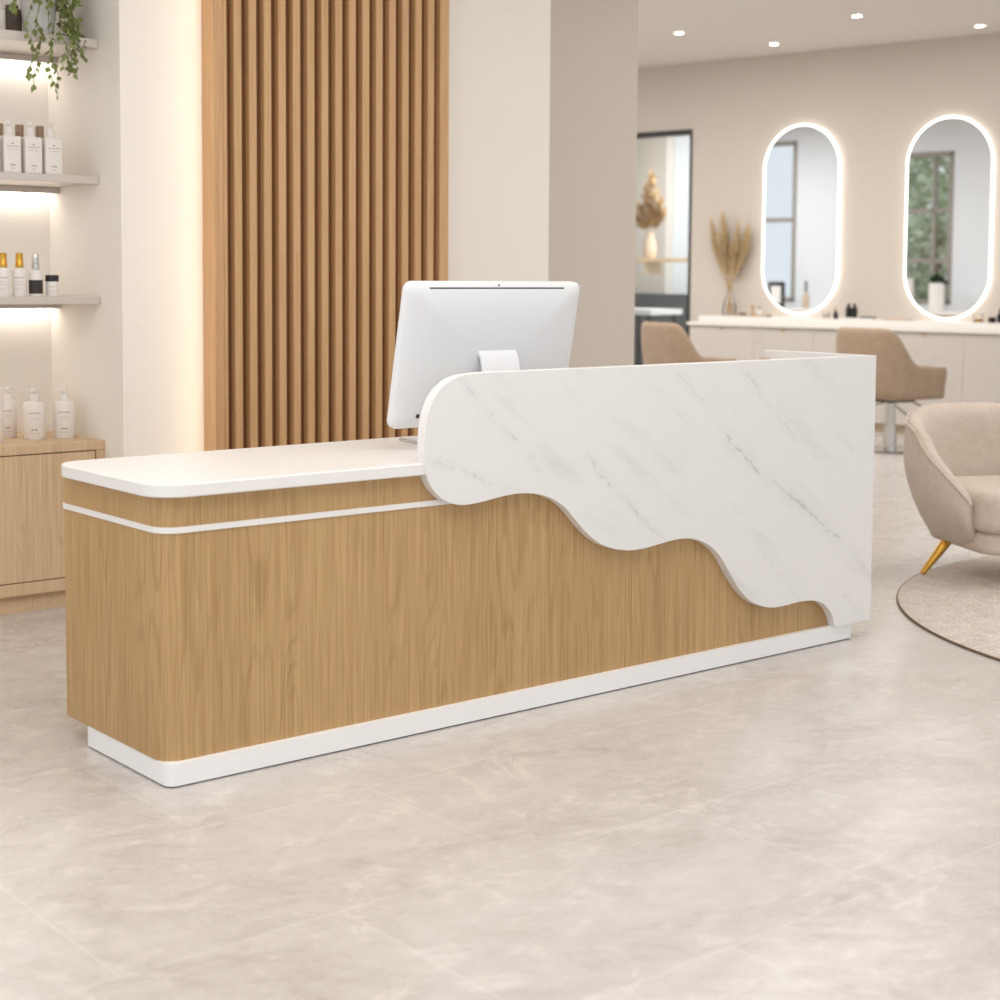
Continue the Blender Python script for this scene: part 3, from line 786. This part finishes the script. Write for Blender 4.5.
def salon_chair(label):
    t = thing('salon_chair', label, 'chair')
    hf = lambda a: .985 - .29*sm(a, .62, 1.25) - .02*sm(a, 1.25, 2.4)
    po = lambda tt, a: .90 + .10*min(1, tt*1.5)**.7 + (.05*tt if a < 1 else 0)
    b = new_bm(); tub_shell(b, .62, .40, .345, hf, po, .075, .44, 44, sq=3.4)
    o = obj('chair_shell', b, MAT['salon_fabric'], t, subd=1); o.location = (0,0,0)
    b = new_bm(); prism_z(b, rounded(-.30,-.34,.30,.27,.08,.08,.1,.1), .43, .57); obj('seat_cushion', b, MAT['salon_fabric'], t, bevel=.03, seg=4)
    b = new_bm(); bx(b, -.13,.13,-.13,.13,.40,.4295); obj('seat_mount', b, MAT['black'], t, bevel=.006)
    b = new_bm(); lathe(b, [(.052,.016),(.052,.20),(.036,.202),(.036,.40)], 24); obj('gas_column', b, MAT['chrome'], t, smooth=True)
    b = new_bm(); lathe(b, [(.215,0),(.22,.006),(.21,.014),(.06,.02)], 40); obj('base_disc', b, MAT['chrome'], t, smooth=True)
    b = new_bm(); tube(b, [(.05,.02,.385),(.16,.06,.36),(.20,.07,.30),(.30,.10,.285)], .008, 8); obj('height_lever', b, MAT['chrome'], t, smooth=True)
    b = new_bm(); tube(b, [(-.14,-.10,.41),(-.16,-.30,.30),(-.16,-.42,.22)], .012, 8); tube(b, [(.14,-.10,.41),(.16,-.30,.30),(.16,-.42,.22)], .012, 8); tube(b, [(-.2,-.42,.22),(.2,-.42,.22)], .016, 8)
    obj('footrest', b, MAT['chrome'], t, smooth=True)
    return t
# local -y is the facing direction; facing world +X needs rz = 90 deg
c2 = salon_chair('taupe salon chair on chrome column right of the marble panel'); c2.location = sal(-.705, 1.842); c2.rotation_euler = (0,0,math.radians(83)); c2['group'] = 'taupe tub chairs at the vanity'
dup(c2, sal(1.19, 1.95), math.radians(77), 'taupe salon chair half hidden behind the marble panel')

# --- lounge armchair
arm = thing('armchair', 'cream rounded armchair with brass leg at the right photo edge', 'armchair', (4.584, .400, .0135), math.radians(243-270))
hf = lambda a: .757 - .085*sm(a, .3, 1.55) - .07*sm(a, 1.35, 1.8) - .24*max(0., (a-1.45)/.90)**1.7
po = lambda tt, a: .66 + .36*math.sin(min(1, .02+tt*1.25)*PI/2)**.85 - .03*max(0, tt-.75)/.25
b = new_bm(); rings = tub_shell(b, .80, .438, .43, hf, po, .085, .145, 48, sq=2.3)
pipe = [Vector(q[7].co)*1.0 + Vector((0,0,.002)) for q in rings]
obj('armchair_shell', b, MAT['boucle'], arm, subd=1)
b = new_bm(); tube(b, pipe, .006, 8); obj('piping', b, MAT['boucle'], arm, smooth=True)
b = new_bm(); prism_z(b, rounded(-.30,-.40,.30,.26,.10,.10,.12,.12), .24, .43); obj('seat_cushion', b, MAT['boucle'], arm, bevel=.05, seg=5)
b = new_bm(); prism_z(b, rounded(-.28,-.375,.28,.26,.12,.12,.12,.12), .14, .245); obj('seat_base', b, MAT['boucle'], arm, bevel=.03, seg=4)
def aleg(bm, a, r0=.27, r1=.40):
    d = Vector((math.sin(a), math.cos(a), 0))
    tube(bm, [d*(r0-.05)+Vector((0,0,.175)), d*r0+Vector((0,0,.165)), d*(r0+.05)+Vector((0,0,.10)), d*(r1)+Vector((0,0,.004))], [.02,.026,.021,.013], 12)
for a in (-PI/2, PI/2+.4, .75, PI):
    b = new_bm(); aleg(b, a, .27, .40) if a != .75 else aleg(b, a, .2, .3); o = obj('leg', b, MAT['gold'], arm, smooth=True); o['label'] = 'splayed brass leg'

# --- round rug
b = new_bm(); lathe(b, [(1.75,0),(1.754,.003),(1.754,.0095)], 160); rg = obj('round_rug', b, MAT['rug_edge'], None, smooth=True)
rg.location = (4.756, -1.066, .0005)
rgt = tag(rg, 'round woven beige rug under the cream armchair', 'rug')
b = new_bm(); lathe(b, [(1.749,.0096),(1.745,.012),(.01,.0122)], 160); obj('pile', b, MAT['rug'], rg, smooth=True)

# --- recessed ceiling lights
def downlight(loc, label):
    t = thing('ceiling_light', label, 'ceiling light', loc, 0, 'recessed ceiling spotlights')
    b = new_bm(); lathe(b, [(.050,-.001),(.053,-.004),(.042,-.008),(.038,-.004)], 28, cap=False); obj('trim_ring', b, MAT['porcelain'], t, smooth=True)
    b = new_bm(); lathe(b, [(.039,-.003),(.038,-.006),(.015,-.008)], 28); obj('lens', b, MAT['lamp'], t, smooth=True)
    return t
for (s, n, lab) in ((1.493, 1.752, 'leftmost recessed spotlight in the salon ceiling'),(1.198, .646, 'recessed spotlight second from left in the salon ceiling'),(-.182, 1.591, 'highest recessed spotlight in the salon ceiling'),(-.734, .461, 'rightmost recessed spotlight in the salon ceiling')):
    downlight(sal(s, n, CEIL), lab)

# ------------------------------------------------------------------ room behind the doorway
RD = 'things in the room behind the doorway'
t = small('wooden_shelf', 'wooden wall shelf seen through the doorway', 'shelf', 4.25, -2.0, [('shelf_board','b',(-.62,.62,-.16,.16,0,.05),MAT['cab_oak']),('bracket','b',(-.5,-.46,-.16,.14,-.14,-.001),MAT['cab_oak']),('bracket','b',(.2,.24,-.16,.14,-.14,-.001),MAT['cab_oak'])], RD, 1.56)
t = small('dried_vase', 'pale vase holding a dried flower bunch through the doorway', 'vase', 4.52, -2.0, [('vase_body','l',[(.06,0),(.085,.06),(.08,.18),(.05,.27),(.055,.32)],MAT['tan'])], RD, 1.611)
t = thing('dried_bunch', 'golden dried flower bunch in the vase through the doorway', 'dried flower', sal(4.52, -2.0, 1.611), ANG, RD)
b = new_bm(); rr = random.Random(3)
for i in range(900):
    ax = rr.choice([(-.16,.70),(-.02,1.0),(.16,.62),(-.20,.55),(.06,.85),(.25,.50)])
    u = rr.uniform(.25,1); c = Vector((ax[0]*u, rr.uniform(-.05,.05), .28+(ax[1]-.28)*u)); a = rr.uniform(0,2*PI); w = .08*math.sin(PI*min(.98,max(.05,(u-.2)/.8)))+.015
    e = c + Vector((math.cos(a)*w, math.sin(a)*w, rr.uniform(.0,.07))); sd = Vector((-math.sin(a), math.cos(a), .3))*.008
    b.faces.new([b.verts.new(c-sd), b.verts.new(c+sd), b.verts.new(e+sd), b.verts.new(e-sd)])
obj('dried_plumes', b, plain('golden_dried', srgb(206,164,96), .9, var=.35, vscale=20), t)
t = small('dark_sideboard', 'dark grey sideboard seen low through the doorway', 'sideboard', 4.75, -2.6, [('sideboard_body','b',(-1.0,.8,-.25,.25,.08,1.18),MAT['dark_grey']),('sideboard_base','b',(-.95,.75,-.22,.22,0,.08),MAT['black'])], RD, 0)
t = small('white_table', 'white table top seen behind the salon chair in the doorway', 'table', 3.62, -.75, [('table_top','b',(-.25,.35,-.3,.3,.975,1.035),MAT['porcelain']),('leg','b',(-.21,-.17,-.26,-.22,0,.975),MAT['black']),('leg','b',(.27,.31,-.26,-.22,0,.975),MAT['black']),('leg','b',(-.21,-.17,.22,.26,0,.975),MAT['black']),('leg','b',(.27,.31,.22,.26,0,.975),MAT['black'])], RD, 0)

# ------------------------------------------------------------------ console in front of the salon windows (seen in the mirrors)
RC = 'things on the window console seen in the mirrors'
cz = .97
t = small('window_console', 'white console under the windows, seen reflected in the mirrors', 'console', 4.3, 5.85, [('console_top','b',(-2.4,2.4,-.26,.26,.92,cz),MAT['porcelain']),('console_body','b',(-2.3,2.3,-.22,.24,.06,.9195),MAT['cab_oak']),('console_base','b',(-2.25,2.25,-.2,.22,0,.06),MAT['black'])], RC, 0)
small('picture_frame', 'black picture frame reflected in the left mirror', 'picture frame', 5.02, 5.75, [('frame','b',(-.13,.13,-.015,.015,0,.36),MAT['black']),('print','b',(-.08,.08,-.02,-.0155,.06,.30),MAT['porcelain'])], RC, cz)
small('candle_bottle', 'dark-topped pale bottle reflected in the left mirror', 'bottle', 4.55, 5.75, [('bottle_body','l',[(.045,0),(.05,.01),(.05,.16),(.02,.22)],MAT['tan']),('bottle_neck','l',[(.018,.2205),(.018,.38)],MAT['dark_grey'])], RC, cz)
small('white_vase', 'narrow white cylinder vase reflected in the right mirror', 'vase', 3.02, 5.75, [('vase_body','l',[(.07,0),(.075,.01),(.07,.42),(.05,.42)],MAT['porcelain'])], RC, cz)
t = small('plant_pot', 'white pot with dark leaves reflected in the right mirror', 'plant', 2.62, 5.75, [('pot_body','l',[(.09,0),(.1,.01),(.1,.36),(.07,.37)],MAT['porcelain'])], RC, cz)
b = new_bm()
for i in range(40):
    a = rr.uniform(0,2*PI); leaf(b, Vector((rr.uniform(-.05,.05), rr.uniform(-.05,.05), .37+rr.uniform(0,.08))), a, rr.uniform(-.2,.9), rr.uniform(.08,.14))
obj('leaves', b, plain('dark_leaf', srgb(50,70,48), .6, var=.3), t)

# trees outside the windows
def tree(s, n, h, r, label):
    t = thing('garden_tree', label, 'tree', sal(s, n), ANG, 'trees outside the salon windows')
    b = new_bm(); tube(b, [(0,0,0),(.05,.02,h*.3),(.0,.05,h*.6)], [.12,.1,.06], 8); obj('trunk', b, MAT['amber'], t, smooth=True)
    b = new_bm()
    for i in range(1500):
        v = Vector((rr.gauss(0,1), rr.gauss(0,1), rr.gauss(0,1))).normalized()*r*rr.uniform(.5,1)**.5
        leaf(b, Vector((v.x, v.y, h*.62+v.z*1.35)), rr.uniform(0,2*PI), rr.uniform(-1,1), rr.uniform(.12,.24))
    obj('crown', b, MAT['greenery'], t)
tree(4.6, 9.8, 3.6, 1.15, 'leafy green tree filling the window in the right mirror')
tree(6.2, 12.4, 3.2, 1.2, 'leafy green tree further back in the right mirror')

# ------------------------------------------------------------------ light
w = bpy.data.worlds.new('World'); SC.world = w; w.use_nodes = True
nt = w.node_tree; bg = nt.nodes['Background']
bg.inputs[0].default_value = (.93,.97,1.0,1); bg.inputs[1].default_value = 1.0
def area(name, loc, rot, sx, sy, power, col):
    l = bpy.data.lights.new(name, 'AREA'); l.shape = 'RECTANGLE'; l.size = sx; l.size_y = sy; l.energy = power; l.color = col
    o = bpy.data.objects.new(name, l); COL.objects.link(o); o.location = loc; o.rotation_euler = rot
    return o
WARM = (1,.98,.955)
area('fill_light_reception', (-.3,-1.2,CEIL-.03), (0,0,0), 5, 3.2, 112, WARM)  # added fill light out of view above the desk, no visible fixture
area('fill_light_lounge', (6.2,-.5,CEIL-.03), (0,0,math.radians(9)), 3.5, 3.5, 85, WARM)  # added fill over the lounge side, not an actual fixture
area('fill_light_salon', sal(.6,3.0,CEIL-.03), (0,0,ANG), 4, 2.5, 115, WARM)  # added fill for the salon, separate from the recessed spotlights
area('fill_light_salon_far', sal(5.2,3.6,CEIL-.03), (0,0,ANG), 2.5, 2.5, 130, (.95,.98,1))  # added cool fill to brighten the wall reflected in the mirrors
area('fill_light_doorway', sal(3.3,-1.6,CEIL-.03), (0,0,ANG), 2, 1.5, 150, (.95,.98,1))  # added fill to brighten the room behind the doorway, source unseen

# ------------------------------------------------------------------ camera
F, PITCH, ROLL, YAW, SH = 1593.4796, .0704, .0066, .881024, -.1128
c, s = math.cos(YAW), math.sin(YAW)
F0 = Vector((c,s,0)); R = Vector((s,-c,0)); U0 = Vector((0,0,1))
Fv = math.cos(PITCH)*F0 - math.sin(PITCH)*U0; U = math.cos(PITCH)*U0 + math.sin(PITCH)*F0
R, U = math.cos(ROLL)*R + math.sin(ROLL)*U, math.cos(ROLL)*U - math.sin(ROLL)*R
cd = bpy.data.cameras.new('Camera'); cam = bpy.data.objects.new('Camera', cd); COL.objects.link(cam)
cam.matrix_world = Matrix(((R.x,U.x,-Fv.x,CAM.x),(R.y,U.y,-Fv.y,CAM.y),(R.z,U.z,-Fv.z,CAM.z),(0,0,0,1)))
cd.sensor_width = 36; cd.lens = 36*F/1000; cd.shift_y = SH
cd.clip_end = 200
cd.dof.use_dof = True; cd.dof.focus_distance = 5.3; cd.dof.aperture_fstop = 2.8
SC.camera = cam
SC.view_settings.view_transform = 'Standard'; SC.view_settings.look = 'None'
SC.view_settings.gamma = 1; SC.view_settings.use_curve_mapping = False
SC.view_settings.exposure = .11
